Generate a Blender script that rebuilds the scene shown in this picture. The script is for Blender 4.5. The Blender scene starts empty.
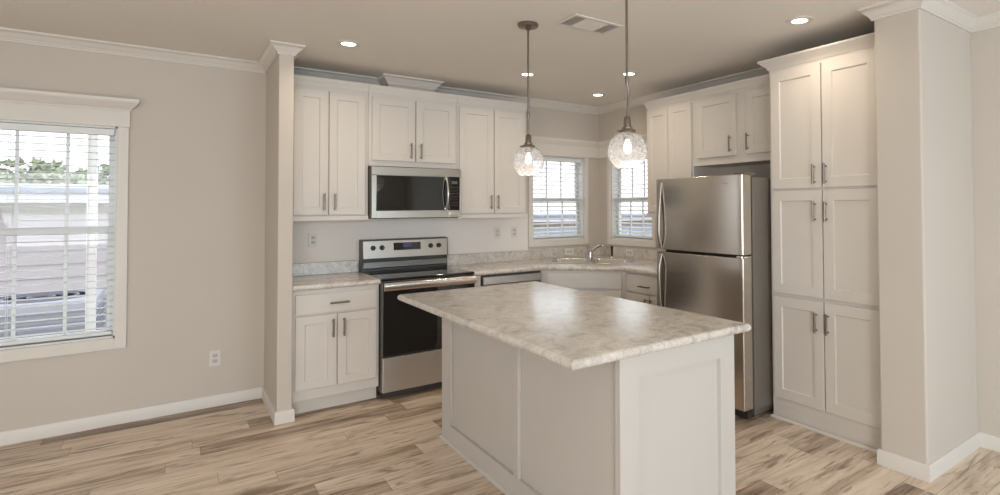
import bpy, bmesh, math, random
from mathutils import Vector, Matrix
random.seed(7)
C = bpy.context.scene.collection
PI = math.pi
S2 = math.sqrt(2.0)

# ------------------------------------------------------------------ camera
cam = bpy.data.cameras.new('camera')
cam.sensor_width = 36.0
cam.lens = 548.56 * 36.0 / 1000.0
cam.shift_x = (500 - 585.8) / 1000.0
cam.shift_y = (195.7 - 247.5) / 1000.0
cam.clip_start = 0.05
camo = bpy.data.objects.new('camera', cam)
C.objects.link(camo)
YAW, PITCH, ROLL = 0.6426, 0.0214, -0.005
fw = Vector((math.sin(YAW) * math.cos(PITCH), math.cos(YAW) * math.cos(PITCH), math.sin(PITCH)))
r0 = Vector((math.cos(YAW), -math.sin(YAW), 0))
u0 = r0.cross(fw)
rr = r0 * math.cos(ROLL) + u0 * math.sin(ROLL)
uu = -r0 * math.sin(ROLL) + u0 * math.cos(ROLL)
M = Matrix.Identity(4)
for i in range(3):
    M[i][0], M[i][1], M[i][2] = rr[i], uu[i], -fw[i]
M[0][3], M[1][3], M[2][3] = -3.2064, -4.9047, 1.45
camo.matrix_world = M
bpy.context.scene.camera = camo

# ------------------------------------------------------------------ world, exposure, daylight
w = bpy.data.worlds.new('overcast_sky')
bpy.context.scene.world = w
w.use_nodes = True
bg = w.node_tree.nodes['Background']
bg.inputs['Color'].default_value = (0.88, 0.94, 1.0, 1)
bg.inputs['Strength'].default_value = 2.3
vs = bpy.context.scene.view_settings
vs.view_transform = 'Standard'
vs.look = 'None'
vs.gamma = 1.0
vs.use_curve_mapping = False
vs.exposure = 0.0


def area_light(name, loc, rot, sx, sy, power, col):
    l = bpy.data.lights.new(name, 'AREA')
    l.shape = 'RECTANGLE'; l.size = sx; l.size_y = sy
    l.energy = power; l.color = col
    o = bpy.data.objects.new(name, l); C.objects.link(o)
    o.location = loc; o.rotation_euler = rot
    return o


# daylight entering by the living-area windows behind the photographer
DAY = (0.92, 0.97, 1.0)
DAYC = (0.62, 0.83, 1.0)
YF, XL = -7.4, -6.6          # front and left ends of the open-plan room
area_light('daylight_front', (-4.3, YF + 0.10, 1.45), (0.92, 0, 0), 2.2, 1.5, 124, DAY)
area_light('daylight_front', (-1.0, YF + 0.10, 1.30), (1.48, 0, 0), 2.0, 1.8, 50, DAYC)
area_light('daylight_left', (XL + 0.10, -4.2, 1.40), (1.05, 0, -PI / 2), 2.6, 1.5, 22, DAY)
WARM = (1.0, 0.83, 0.64)


# ------------------------------------------------------------------ materials
def nt(name):
    m = bpy.data.materials.new(name); m.use_nodes = True
    t = m.node_tree
    return m, t, t.nodes['Principled BSDF']


def N(t, kind, **kw):
    n = t.nodes.new(kind)
    for k, v in kw.items():
        setattr(n, k, v)
    return n


def mat(name, col, rough=0.5, metal=0.0, var=0.02, scale=6.0, bump=0.0, bscale=80.0, spec=None, coat=0.0):
    m, t, b = nt(name)
    tc = N(t, 'ShaderNodeTexCoord')
    nz = N(t, 'ShaderNodeTexNoise'); nz.inputs['Scale'].default_value = scale; nz.inputs['Detail'].default_value = 3
    t.links.new(tc.outputs['Object'], nz.inputs['Vector'])
    rp = N(t, 'ShaderNodeValToRGB')
    rp.color_ramp.elements[0].position = 0.3; rp.color_ramp.elements[1].position = 0.7
    rp.color_ramp.elements[0].color = tuple(c * (1 - var) for c in col) + (1,)
    rp.color_ramp.elements[1].color = tuple(min(1, c * (1 + var)) for c in col) + (1,)
    t.links.new(nz.outputs['Fac'], rp.inputs['Fac'])
    t.links.new(rp.outputs['Color'], b.inputs['Base Color'])
    b.inputs['Roughness'].default_value = rough
    b.inputs['Metallic'].default_value = metal
    if spec is not None: b.inputs['Specular IOR Level'].default_value = spec
    if coat: b.inputs['Coat Weight'].default_value = coat
    if bump:
        n2 = N(t, 'ShaderNodeTexNoise'); n2.inputs['Scale'].default_value = bscale; n2.inputs['Detail'].default_value = 4
        t.links.new(tc.outputs['Object'], n2.inputs['Vector'])
        bp = N(t, 'ShaderNodeBump'); bp.inputs['Strength'].default_value = bump; bp.inputs['Distance'].default_value = 0.002
        t.links.new(n2.outputs['Fac'], bp.inputs['Height'])
        t.links.new(bp.outputs['Normal'], b.inputs['Normal'])
    return m


def brushed(name, col, rough, stretch, aniso=0.0):
    m, t, b = nt(name)
    tc = N(t, 'ShaderNodeTexCoord')
    mp = N(t, 'ShaderNodeMapping'); mp.inputs['Scale'].default_value = stretch
    t.links.new(tc.outputs['Object'], mp.inputs['Vector'])
    nz = N(t, 'ShaderNodeTexNoise'); nz.inputs['Scale'].default_value = 1.0; nz.inputs['Detail'].default_value = 4
    t.links.new(mp.outputs['Vector'], nz.inputs['Vector'])
    mr = N(t, 'ShaderNodeMapRange'); mr.inputs['To Min'].default_value = rough * 0.8; mr.inputs['To Max'].default_value = rough * 1.25
    t.links.new(nz.outputs['Fac'], mr.inputs['Value']); t.links.new(mr.outputs['Result'], b.inputs['Roughness'])
    rp = N(t, 'ShaderNodeValToRGB')
    rp.color_ramp.elements[0].color = tuple(c * 0.97 for c in col) + (1,)
    rp.color_ramp.elements[1].color = tuple(min(1, c * 1.02) for c in col) + (1,)
    t.links.new(nz.outputs['Fac'], rp.inputs['Fac']); t.links.new(rp.outputs['Color'], b.inputs['Base Color'])
    bp = N(t, 'ShaderNodeBump'); bp.inputs['Strength'].default_value = 0.012; bp.inputs['Distance'].default_value = 0.001
    t.links.new(nz.outputs['Fac'], bp.inputs['Height']); t.links.new(bp.outputs['Normal'], b.inputs['Normal'])
    b.inputs['Metallic'].default_value = 1.0
    return m


def emit(name, col, strength):
    m, t, b = nt(name)
    b.inputs['Base Color'].default_value = col + (1,)
    b.inputs['Emission Color'].default_value = col + (1,)
    b.inputs['Emission Strength'].default_value = strength
    return m


def laminate(name):
    m, t, b = nt(name)
    tc = N(t, 'ShaderNodeTexCoord')
    L = t.links.new
    # slow clouds
    n1 = N(t, 'ShaderNodeTexNoise'); n1.inputs['Scale'].default_value = 8.0; n1.inputs['Detail'].default_value = 8; n1.inputs['Roughness'].default_value = 0.62; n1.inputs['Distortion'].default_value = 1.3
    L(tc.outputs['Object'], n1.inputs['Vector'])
    r1 = N(t, 'ShaderNodeValToRGB')
    e = r1.color_ramp.elements
    e[0].position = 0.30; e[0].color = (0.39, 0.345, 0.305, 1)
    e[1].position = 0.62; e[1].color = (0.71, 0.65, 0.58, 1)
    k = e.new(0.46); k.color = (0.60, 0.545, 0.48, 1)
    L(n1.outputs['Fac'], r1.inputs['Fac'])
    # veins
    n2 = N(t, 'ShaderNodeTexNoise'); n2.inputs['Scale'].default_value = 14.0; n2.inputs['Detail'].default_value = 7; n2.inputs['Distortion'].default_value = 2.4
    L(tc.outputs['Object'], n2.inputs['Vector'])
    a = N(t, 'ShaderNodeMath', operation='SUBTRACT'); a.inputs[1].default_value = 0.5; L(n2.outputs['Fac'], a.inputs[0])
    ab = N(t, 'ShaderNodeMath', operation='ABSOLUTE'); L(a.outputs[0], ab.inputs[0])
    vr = N(t, 'ShaderNodeMapRange'); vr.inputs['From Min'].default_value = 0.0; vr.inputs['From Max'].default_value = 0.035
    vr.inputs['To Min'].default_value = 0.45; vr.inputs['To Max'].default_value = 0.0
    L(ab.outputs[0], vr.inputs['Value'])
    mx = N(t, 'ShaderNodeMix', data_type='RGBA'); mx.inputs['B'].default_value = (0.27, 0.245, 0.22, 1)
    L(vr.outputs['Result'], mx.inputs['Factor']); L(r1.outputs['Color'], mx.inputs['A'])
    n3 = N(t, 'ShaderNodeTexNoise'); n3.inputs['Scale'].default_value = 60; n3.inputs['Detail'].default_value = 3
    L(tc.outputs['Object'], n3.inputs['Vector'])
    mu = N(t, 'ShaderNodeMapRange'); mu.inputs['To Min'].default_value = 0.82; mu.inputs['To Max'].default_value = 1.16
    L(n3.outputs['Fac'], mu.inputs['Value'])
    mm = N(t, 'ShaderNodeMix', data_type='RGBA', blend_type='MULTIPLY'); mm.inputs['Factor'].default_value = 1.0
    L(mx.outputs['Result'], mm.inputs['A']); L(mu.outputs['Result'], mm.inputs['B'])
    L(mm.outputs['Result'], b.inputs['Base Color'])
    b.inputs['Roughness'].default_value = 0.24
    b.inputs['Specular IOR Level'].default_value = 0.85
    b.inputs['Coat Weight'].default_value = 0.5
    b.inputs['Coat Roughness'].default_value = 0.27
    n4 = N(t, 'ShaderNodeTexNoise'); n4.inputs['Scale'].default_value = 38; n4.inputs['Detail'].default_value = 4
    L(tc.outputs['Object'], n4.inputs['Vector'])
    bp = N(t, 'ShaderNodeBump'); bp.inputs['Strength'].default_value = 0.28; bp.inputs['Distance'].default_value = 0.004
    L(n4.outputs['Fac'], bp.inputs['Height']); L(bp.outputs['Normal'], b.inputs['Normal'])
    return m


def planks(name):
    m, t, b = nt(name)
    L = t.links.new
    W_, LEN = 0.155, 1.22

    def math_(op, a, bb=None):
        n = N(t, 'ShaderNodeMath', operation=op)
        for i, v in enumerate((a, bb)):
            if v is None: continue
            if isinstance(v, (int, float)): n.inputs[i].default_value = v
            else: L(v, n.inputs[i])
        return n.outputs[0]
    tc = N(t, 'ShaderNodeTexCoord')
    sp = N(t, 'ShaderNodeSeparateXYZ'); L(tc.outputs['Object'], sp.inputs['Vector'])
    yr = math_('DIVIDE', sp.outputs['Y'], W_)
    row = math_('FLOOR', yr)
    wn = N(t, 'ShaderNodeTexWhiteNoise', noise_dimensions='1D'); L(row, wn.inputs['W'])
    xo = math_('ADD', math_('DIVIDE', sp.outputs['X'], LEN), wn.outputs['Value'])
    col = math_('FLOOR', xo)
    cv = N(t, 'ShaderNodeCombineXYZ'); L(row, cv.inputs['X']); L(col, cv.inputs['Y'])
    wn2 = N(t, 'ShaderNodeTexWhiteNoise', noise_dimensions='3D'); L(cv.outputs['Vector'], wn2.inputs['Vector'])
    # grain coordinates, moved by a random step on each plank
    sc = N(t, 'ShaderNodeVectorMath', operation='SCALE'); sc.inputs['Scale'].default_value = 30.0
    L(wn2.outputs['Color'], sc.inputs[0])
    ad = N(t, 'ShaderNodeVectorMath', operation='ADD'); L(tc.outputs['Object'], ad.inputs[0]); L(sc.outputs['Vector'], ad.inputs[1])
    mp = N(t, 'ShaderNodeMapping'); mp.inputs['Scale'].default_value = (1.6, 11.0, 1.0); L(ad.outputs['Vector'], mp.inputs['Vector'])
    g1 = N(t, 'ShaderNodeTexNoise'); g1.inputs['Scale'].default_value = 1.0; g1.inputs['Detail'].default_value = 6; g1.inputs['Roughness'].default_value = 0.6; g1.inputs['Distortion'].default_value = 1.1
    L(mp.outputs['Vector'], g1.inputs['Vector'])
    mp2 = N(t, 'ShaderNodeMapping'); mp2.inputs['Scale'].default_value = (5.0, 90.0, 1.0); L(ad.outputs['Vector'], mp2.inputs['Vector'])
    g2 = N(t, 'ShaderNodeTexNoise'); g2.inputs['Scale'].default_value = 1.0; g2.inputs['Detail'].default_value = 3
    L(mp2.outputs['Vector'], g2.inputs['Vector'])
    mp3 = N(t, 'ShaderNodeMapping'); mp3.inputs['Scale'].default_value = (2.4, 17.0, 1.0); L(ad.outputs['Vector'], mp3.inputs['Vector'])
    g3 = N(t, 'ShaderNodeTexNoise'); g3.inputs['Scale'].default_value = 1.0; g3.inputs['Detail'].default_value = 5; g3.inputs['Distortion'].default_value = 1.8
    L(mp3.outputs['Vector'], g3.inputs['Vector'])
    rp = N(t, 'ShaderNodeValToRGB'); e = rp.color_ramp.elements
    e[0].position = 0.27; e[0].color = (0.17, 0.115, 0.078, 1)
    e[1].position = 0.72; e[1].color = (0.80, 0.665, 0.53, 1)
    k = e.new(0.40); k.color = (0.41, 0.305, 0.22, 1)
    k = e.new(0.53); k.color = (0.65, 0.515, 0.395, 1)
    mixg = math_('ADD', math_('MULTIPLY', g1.outputs['Fac'], 0.84), math_('MULTIPLY', g2.outputs['Fac'], 0.16))
    tone = math_('ADD', mixg, math_('MULTIPLY', math_('SUBTRACT', wn2.outputs['Value'], 0.42), 0.26))
    L(tone, rp.inputs['Fac'])
    # dark heart streaks and knots
    kn = N(t, 'ShaderNodeMapRange'); kn.inputs['From Min'].default_value = 0.545; kn.inputs['From Max'].default_value = 0.68
    kn.inputs['To Max'].default_value = 0.75
    L(g3.outputs['Fac'], kn.inputs['Value'])
    vmp = N(t, 'ShaderNodeMapping'); vmp.inputs['Scale'].default_value = (2.6, 7.5, 1.0); L(ad.outputs['Vector'], vmp.inputs['Vector'])
    vor = N(t, 'ShaderNodeTexVoronoi'); vor.inputs['Scale'].default_value = 1.0; vor.inputs['Randomness'].default_value = 1.0; L(vmp.outputs['Vector'], vor.inputs['Vector'])
    kr = N(t, 'ShaderNodeMapRange'); kr.inputs['From Min'].default_value = 0.03; kr.inputs['From Max'].default_value = 0.15; kr.inputs['To Min'].default_value = 0.75; kr.inputs['To Max'].default_value = 0.0
    L(vor.outputs['Distance'], kr.inputs['Value'])
    vsel = N(t, 'ShaderNodeSeparateColor'); L(vor.outputs['Color'], vsel.inputs[0])
    knot = math_('MULTIPLY', kr.outputs['Result'], math_('GREATER_THAN', vsel.outputs[0], 0.62))
    streak = math_('MAXIMUM', kn.outputs['Result'], knot)
    mk = N(t, 'ShaderNodeMix', data_type='RGBA'); mk.inputs['B'].default_value = (0.20, 0.135, 0.088, 1)
    L(streak, mk.inputs['Factor']); L(rp.outputs['Color'], mk.inputs['A'])
    # seams
    fy = math_('FRACT', yr); fx = math_('FRACT', xo)
    dy = math_('MULTIPLY', math_('MINIMUM', fy, math_('SUBTRACT', 1.0, fy)), W_)
    dx = math_('MULTIPLY', math_('MINIMUM', fx, math_('SUBTRACT', 1.0, fx)), LEN)
    d = math_('MINIMUM', dx, dy)
    sm = N(t, 'ShaderNodeMapRange'); sm.inputs['From Max'].default_value = 0.0028
    sm.inputs['To Min'].default_value = 0.55; sm.inputs['To Max'].default_value = 0.0; L(d, sm.inputs['Value'])
    ms = N(t, 'ShaderNodeMix', data_type='RGBA'); ms.inputs['B'].default_value = (0.12, 0.085, 0.06, 1)
    L(sm.outputs['Result'], ms.inputs['Factor']); L(mk.outputs['Result'], ms.inputs['A'])
    L(ms.outputs['Result'], b.inputs['Base Color'])
    b.inputs['Roughness'].default_value = 0.42
    b.inputs['Specular IOR Level'].default_value = 0.4
    bp = N(t, 'ShaderNodeBump'); bp.inputs['Strength'].default_value = 0.12; bp.inputs['Distance'].default_value = 0.002
    L(mixg, bp.inputs['Height']); L(bp.outputs['Normal'], b.inputs['Normal'])
    return m


def thin_glass(name, tint=(1, 1, 1), refl=1.0):
    m, t, b = nt(name)
    t.nodes.remove(b)
    out = [n for n in t.nodes if n.type == 'OUTPUT_MATERIAL'][0]
    tr = N(t, 'ShaderNodeBsdfTransparent'); tr.inputs['Color'].default_value = tint + (1,)
    gl = N(t, 'ShaderNodeBsdfGlossy'); gl.inputs['Roughness'].default_value = 0.02
    fr = N(t, 'ShaderNodeFresnel'); fr.inputs['IOR'].default_value = 1.45
    mul = N(t, 'ShaderNodeMath', operation='MULTIPLY'); mul.inputs[1].default_value = refl
    ge = N(t, 'ShaderNodeNewGeometry')
    sb = N(t, 'ShaderNodeMath', operation='SUBTRACT'); sb.inputs[0].default_value = 1.0; t.links.new(ge.outputs['Backfacing'], sb.inputs[1])
    m0 = N(t, 'ShaderNodeMath', operation='MULTIPLY'); t.links.new(fr.outputs[0], m0.inputs[0]); t.links.new(sb.outputs[0], m0.inputs[1])
    t.links.new(m0.outputs[0], mul.inputs[0])
    mx = N(t, 'ShaderNodeMixShader')
    t.links.new(mul.outputs[0], mx.inputs[0]); t.links.new(tr.outputs[0], mx.inputs[1]); t.links.new(gl.outputs[0], mx.inputs[2])
    t.links.new(mx.outputs[0], out.inputs['Surface'])
    return m


def crackle_glass(name):
    m, t, b = nt(name)
    t.nodes.remove(b)
    L = t.links.new
    out = [n for n in t.nodes if n.type == 'OUTPUT_MATERIAL'][0]
    tc = N(t, 'ShaderNodeTexCoord')
    vo = N(t, 'ShaderNodeTexVoronoi', feature='DISTANCE_TO_EDGE'); vo.inputs['Scale'].default_value = 62
    nz = N(t, 'ShaderNodeTexNoise'); nz.inputs['Scale'].default_value = 20; nz.inputs['Detail'].default_value = 3
    ad = N(t, 'ShaderNodeMix', data_type='VECTOR'); ad.inputs['Factor'].default_value = 0.05
    L(tc.outputs['Object'], nz.inputs['Vector']); L(tc.outputs['Object'], ad.inputs['A']); L(nz.outputs['Color'], ad.inputs['B'])
    L(ad.outputs['Result'], vo.inputs['Vector'])
    mr = N(t, 'ShaderNodeMapRange'); mr.inputs['From Max'].default_value = 0.10; mr.inputs['To Min'].default_value = 1; mr.inputs['To Max'].default_value = 0
    L(vo.outputs['Distance'], mr.inputs['Value'])
    bp = N(t, 'ShaderNodeBump'); bp.inputs['Strength'].default_value = 0.5; bp.inputs['Distance'].default_value = 0.004
    L(mr.outputs['Result'], bp.inputs['Height'])
    tr = N(t, 'ShaderNodeBsdfTransparent'); tr.inputs['Color'].default_value = (0.90, 0.92, 0.96, 1)
    gl = N(t, 'ShaderNodeBsdfGlossy'); gl.inputs['Roughness'].default_value = 0.08; L(bp.outputs['Normal'], gl.inputs['Normal'])
    tl = N(t, 'ShaderNodeBsdfTranslucent'); tl.inputs['Color'].default_value = (0.9, 0.92, 0.95, 1)
    lw0 = N(t, 'ShaderNodeLayerWeight'); lw0.inputs['Blend'].default_value = 0.5
    er = N(t, 'ShaderNodeValToRGB'); er.color_ramp.elements[0].position = 0.6; er.color_ramp.elements[0].color = (0.90, 0.92, 0.96, 1); er.color_ramp.elements[1].position = 0.98; er.color_ramp.elements[1].color = (0.50, 0.52, 0.56, 1)
    L(lw0.outputs['Facing'], er.inputs['Fac']); L(er.outputs['Color'], tr.inputs['Color'])
    lw = N(t, 'ShaderNodeLayerWeight'); lw.inputs['Blend'].default_value = 0.30; L(bp.outputs['Normal'], lw.inputs['Normal'])
    m1 = N(t, 'ShaderNodeMixShader'); pw = N(t, 'ShaderNodeMath', operation='POWER'); pw.inputs[1].default_value = 2.5; L(lw.outputs['Facing'], pw.inputs[0]); pk = N(t, 'ShaderNodeMath', operation='MULTIPLY_ADD'); pk.inputs[1].default_value = 0.55; pk.inputs[2].default_value = 0.04; L(pw.outputs[0], pk.inputs[0]); L(pk.outputs[0], m1.inputs[0]); L(tr.outputs[0], m1.inputs[1]); L(gl.outputs[0], m1.inputs[2])
    k = N(t, 'ShaderNodeMath', operation='MULTIPLY'); k.inputs[1].default_value = 0.28; L(mr.outputs['Result'], k.inputs[0])
    k2 = N(t, 'ShaderNodeMath', operation='ADD'); k2.inputs[1].default_value = 0.13; L(k.outputs[0], k2.inputs[0])
    m2 = N(t, 'ShaderNodeMixShader'); L(k2.outputs[0], m2.inputs[0]); L(m1.outputs[0], m2.inputs[1]); L(tl.outputs[0], m2.inputs[2])
    L(m2.outputs[0], out.inputs['Surface'])
    return m


MAT = dict(
    wall=mat('greige_wall_paint', (0.60, 0.535, 0.465), 0.75, var=0.012, scale=2.0, bump=0.05, bscale=180),
    ceil=mat('ceiling_paint', (0.82, 0.765, 0.695), 0.85, var=0.01, scale=2.0, bump=0.08, bscale=120),
    panel=mat('pale_backsplash_panel', (0.80, 0.735, 0.68), 0.5, var=0.008),
    trim=mat('white_trim_paint', (0.72, 0.67, 0.61), 0.42, var=0.01),
    cab=mat('white_cabinet_paint', (0.70, 0.65, 0.59), 0.42, var=0.012, scale=3.0),
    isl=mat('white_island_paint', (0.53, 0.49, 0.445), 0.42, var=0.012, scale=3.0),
    floor=planks('oak_plank_floor'),
    lam=laminate('stone_laminate'),
    steel=brushed('brushed_stainless', (0.40, 0.365, 0.32), 0.33, (3, 3, 220)),
    fsteel=brushed('fridge_stainless', (0.56, 0.51, 0.455), 0.20, (3, 3, 260)),
    steel2=brushed('satin_stainless', (0.60, 0.57, 0.53), 0.42, (3, 3, 220)),
    dsteel=brushed('dark_stainless', (0.20, 0.185, 0.165), 0.30, (3, 3, 220)),
    steelh=brushed('bright_stainless', (0.72, 0.69, 0.65), 0.22, (60, 60, 60)),
    nickel=brushed('brushed_nickel', (0.25, 0.215, 0.18), 0.32, (90, 90, 90)),
    chrome=mat('chrome', (0.50, 0.48, 0.46), 0.10, 1.0, var=0.01),
    sink=brushed('sink_steel', (0.62, 0.60, 0.57), 0.25, (120, 120, 120)),
    black=mat('black_glass', (0.008, 0.007, 0.007), 0.05, var=0.0, spec=0.6, coat=0.3),
    blackp=mat('black_plastic', (0.022, 0.020, 0.018), 0.35, var=0.05),
    darkm=mat('dark_grey_enamel', (0.085, 0.075, 0.066), 0.42, 0.3, var=0.03),
    fside=mat('fridge_side_grey', (0.175, 0.15, 0.125), 0.45, 0.2, var=0.04, scale=40, bump=0.05, bscale=300),
    shadow=mat('duct_shade_black', (0.012, 0.011, 0.010), 0.9),
    burner=mat('burner_ring_print', (0.045, 0.043, 0.041), 0.25),
    plate=mat('white_plastic_plate', (0.72, 0.67, 0.61), 0.35),
    plate2=mat('ivory_plastic', (0.56, 0.51, 0.455), 0.4),
    slot=mat('slot_dark', (0.05, 0.045, 0.04), 0.6),
    blind=mat('white_blind_slats', (0.80, 0.80, 0.785), 0.5, var=0.01),
    cord=mat('blind_cord', (0.74, 0.73, 0.70), 0.8),
    vinyl=mat('white_vinyl_sash', (0.74, 0.745, 0.735), 0.4, var=0.01),
    glass=thin_glass('window_glass'),
    globe=crackle_glass('crackle_glass'),
    lamp=emit('recessed_lamp', (1.0, 0.90, 0.76), 6.0),
    bulb=emit('edison_bulb', (1.0, 0.82, 0.60), 2.6),
    disp=emit('range_display', (0.05, 0.045, 0.16), 0.25),
    disp2=emit('microwave_display', (0.10, 0.12, 0.12), 0.12),
    siding=mat('pale_mauve_siding', (0.50, 0.46, 0.475), 0.7, var=0.03),
    siding2=mat('pale_blue_grey_siding', (0.42, 0.47, 0.56), 0.7, var=0.05),
    brick=mat('dark_red_brick', (0.23, 0.13, 0.12), 0.8, var=0.2, scale=20),
    roofm=mat('pale_metal_roof', (0.75, 0.76, 0.80), 0.4, var=0.02),
    gutter=mat('grey_blue_gutter', (0.24, 0.26, 0.33), 0.5),
    soffit_shade=mat('soffit_shade_tan', (0.34, 0.30, 0.27), 0.8, var=0.1, scale=9),
    acm=mat('air_conditioner_grey', (0.36, 0.37, 0.42), 0.5),
    acg=mat('air_conditioner_louvre', (0.22, 0.23, 0.28), 0.5),
    leaf=mat('hazy_green_leaves', (0.30, 0.33, 0.22), 0.7, var=0.45, scale=9),
    bark=mat('brown_bark', (0.14, 0.10, 0.07), 0.9, var=0.2),
    lawn=mat('gravel_and_grass', (0.36, 0.35, 0.31), 0.95, var=0.25, scale=3),
    carp=mat('white_car_paint', (0.70, 0.72, 0.76), 0.25, var=0.01, coat=0.5),
)
for _m, _s in (('bulb', 9.0),):
    pass

# ------------------------------------------------------------------ mesh helpers
TOL = 1e-6


def bx(bm, x0, x1, y0, y1, z0, z1):
    v = [bm.verts.new((x, y, z)) for z in (z0, z1) for y in (y0, y1) for x in (x0, x1)]
    for f in ((0, 2, 3, 1), (4, 5, 7, 6), (0, 1, 5, 4), (2, 6, 7, 3), (0, 4, 6, 2), (1, 3, 7, 5)):
        bm.faces.new([v[i] for i in f])
    return v


def prism(bm, pts, z0, z1):
    """pts: plan outline (x, y), extruded in z"""
    a = [bm.verts.new((x, y, z0)) for x, y in pts]
    b = [bm.verts.new((x, y, z1)) for x, y in pts]
    n = len(pts)
    bm.faces.new(a[::-1]); bm.faces.new(b)
    for i in range(n):
        bm.faces.new((a[i], a[(i + 1) % n], b[(i + 1) % n], b[i]))


def prism_x(bm, pts, x0, x1):
    """pts: section (y, z), extruded along x"""
    a = [bm.verts.new((x0, y, z)) for y, z in pts]
    b = [bm.verts.new((x1, y, z)) for y, z in pts]
    n = len(pts)
    bm.faces.new(a[::-1]); bm.faces.new(b)
    for i in range(n):
        bm.faces.new((a[i], a[(i + 1) % n], b[(i + 1) % n], b[i]))


def lathe(bm, prof, n=24, c=(0, 0, 0), axis='z'):
    rings = []
    for r, h in prof:
        ring = []
        for k in range(n):
            a = 2 * PI * k / n
            p = (r * math.cos(a), r * math.sin(a), h)
            if axis == 'y': p = (p[0], p[2], p[1])
            if axis == 'x': p = (p[2], p[0], p[1])
            ring.append(bm.verts.new((c[0] + p[0], c[1] + p[1], c[2] + p[2])))
        rings.append(ring)
    for a, b in zip(rings, rings[1:]):
        for k in range(n):
            bm.faces.new((a[k], a[(k + 1) % n], b[(k + 1) % n], b[k]))
    return rings


def lathe_solid(bm, prof, n=24, c=(0, 0, 0), axis='z'):
    r = lathe(bm, prof, n, c, axis)
    bm.faces.new(r[0][::-1]); bm.faces.new(r[-1])


def tube(bm, pts, rad, n=10, flat=1.0, side=None):
    """round (or flattened) tube along a list of points"""
    pts = [Vector(p) for p in pts]
    rings = []
    for i, p in enumerate(pts):
        d = (pts[min(i + 1, len(pts) - 1)] - pts[max(i - 1, 0)]).normalized()
        s = Vector(side) if side else (Vector((0, 0, 1)) if abs(d.z) < 0.9 else Vector((1, 0, 0)))
        a = d.cross(s).normalized(); b = a.cross(d).normalized()
        rr_ = rad[i] if isinstance(rad, (list, tuple)) else rad
        rings.append([bm.verts.new(p + a * math.cos(2 * PI * k / n) * rr_ * flat + b * math.sin(2 * PI * k / n) * rr_) for k in range(n)])
    for a, b in zip(rings, rings[1:]):
        for k in range(n):
            bm.faces.new((a[k], a[(k + 1) % n], b[(k + 1) % n], b[k]))
    bm.faces.new(rings[0][::-1]); bm.faces.new(rings[-1])


def sweep(bm, path, prof, side=1):
    """horizontal moulding: prof = [(out, z)], path = [(x, y)], side=+1 puts 'out' to the right of travel"""
    P = [Vector(p) for p in path]
    nrm = []
    for a, b in zip(P, P[1:]):
        d = (b - a).normalized(); nrm.append(Vector((d.y, -d.x)) * side)
    rings = []
    for i, p in enumerate(P):
        if i == 0: o = nrm[0]
        elif i == len(P) - 1: o = nrm[-1]
        else:
            a, b = nrm[i - 1], nrm[i]
            o = (a + b) / (1 + a.dot(b))
        rings.append([bm.verts.new((p.x + o.x * d, p.y + o.y * d, z)) for d, z in prof])
    n = len(prof)
    for a, b in zip(rings, rings[1:]):
        for k in range(n):
            bm.faces.new((a[k], a[(k + 1) % n], b[(k + 1) % n], b[k]))
    bm.faces.new(rings[0][::-1]); bm.faces.new(rings[-1])


def fill_holes(bm, loops):
    """one flat face set with holes; loops are lists of verts"""
    ed = []
    for lp in loops:
        for i in range(len(lp)):
            v1, v2 = lp[i], lp[(i + 1) % len(lp)]
            e = bm.edges.get((v1, v2)) or bm.edges.new((v1, v2))
            ed.append(e)
    bmesh.ops.triangle_fill(bm, use_beauty=True, use_dissolve=False, edges=ed)


def obj(name, bm, m, parent=None, bevel=0.0, seg=2, smooth=None, loc=None):
    bmesh.ops.remove_doubles(bm, verts=bm.verts[:], dist=1e-6)
    bmesh.ops.recalc_face_normals(bm, faces=bm.faces[:])
    me = bpy.data.meshes.new(name)
    bm.to_mesh(me); bm.free()
    o = bpy.data.objects.new(name, me); C.objects.link(o)
    me.materials.append(MAT[m] if isinstance(m, str) else m)
    if parent is not None: o.parent = parent
    if loc is not None: o.location = loc
    if bevel:
        md = o.modifiers.new('bevel', 'BEVEL'); md.width = bevel; md.segments = seg
        md.limit_method = 'ANGLE'; md.angle_limit = math.radians(40); md.harden_normals = False
    if smooth is not None:
        for p in me.polygons: p.use_smooth = True
        me.set_sharp_from_angle(angle=math.radians(smooth))
    return o


def nb(): return bmesh.new()


def thing(name, label, cat, loc=(0, 0, 0), rotz=0.0, group=None, kind=None):
    o = bpy.data.objects.new(name, None); C.objects.link(o)
    o.empty_display_size = 0.1
    o.location = loc; o.rotation_euler = (0, 0, rotz)
    if kind: o['kind'] = kind
    else:
        o['label'] = label; o['category'] = cat
    if group: o['group'] = group
    return o


def tag(o, label, cat, group=None):
    o['label'] = label; o['category'] = cat
    if group: o['group'] = group
    return o


def struct(o):
    o['kind'] = 'structure'
    return o


# ------------------------------------------------------------------ room shell
XR = 0.657           # kitchen right wall
XR2 = 0.694          # right wall nearer than the pillar
CE = 2.58            # ceiling
SXL, SXR, SY = -2.647, -2.555, -0.670       # left pillar
RX, RYA, RYB = -0.019, -3.400, -3.643       # right pillar
T = 0.14

b = nb(); bx(b, XL - T, XR2 + T, YF - T, T, -0.06, 0.0); struct(obj('floor', b, 'floor'))
b = nb(); bx(b, XL - T, XR2 + T, YF - T, T, CE, CE + 0.08); struct(obj('ceiling', b, 'ceil'))

# openings
W1 = (-4.57, -3.525, 0.585, 2.015)
W2 = (-0.228, 0.437, 1.108, 2.005)
W3 = (-0.877, -0.212, 1.108, 2.005)          # y range on the right wall
W4 = (-5.4, -3.2, 0.7, 2.2); W5 = (-2.05, 0.05, 0.35, 2.25)
W6 = (-5.5, -2.9, 0.65, 2.15)


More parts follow.
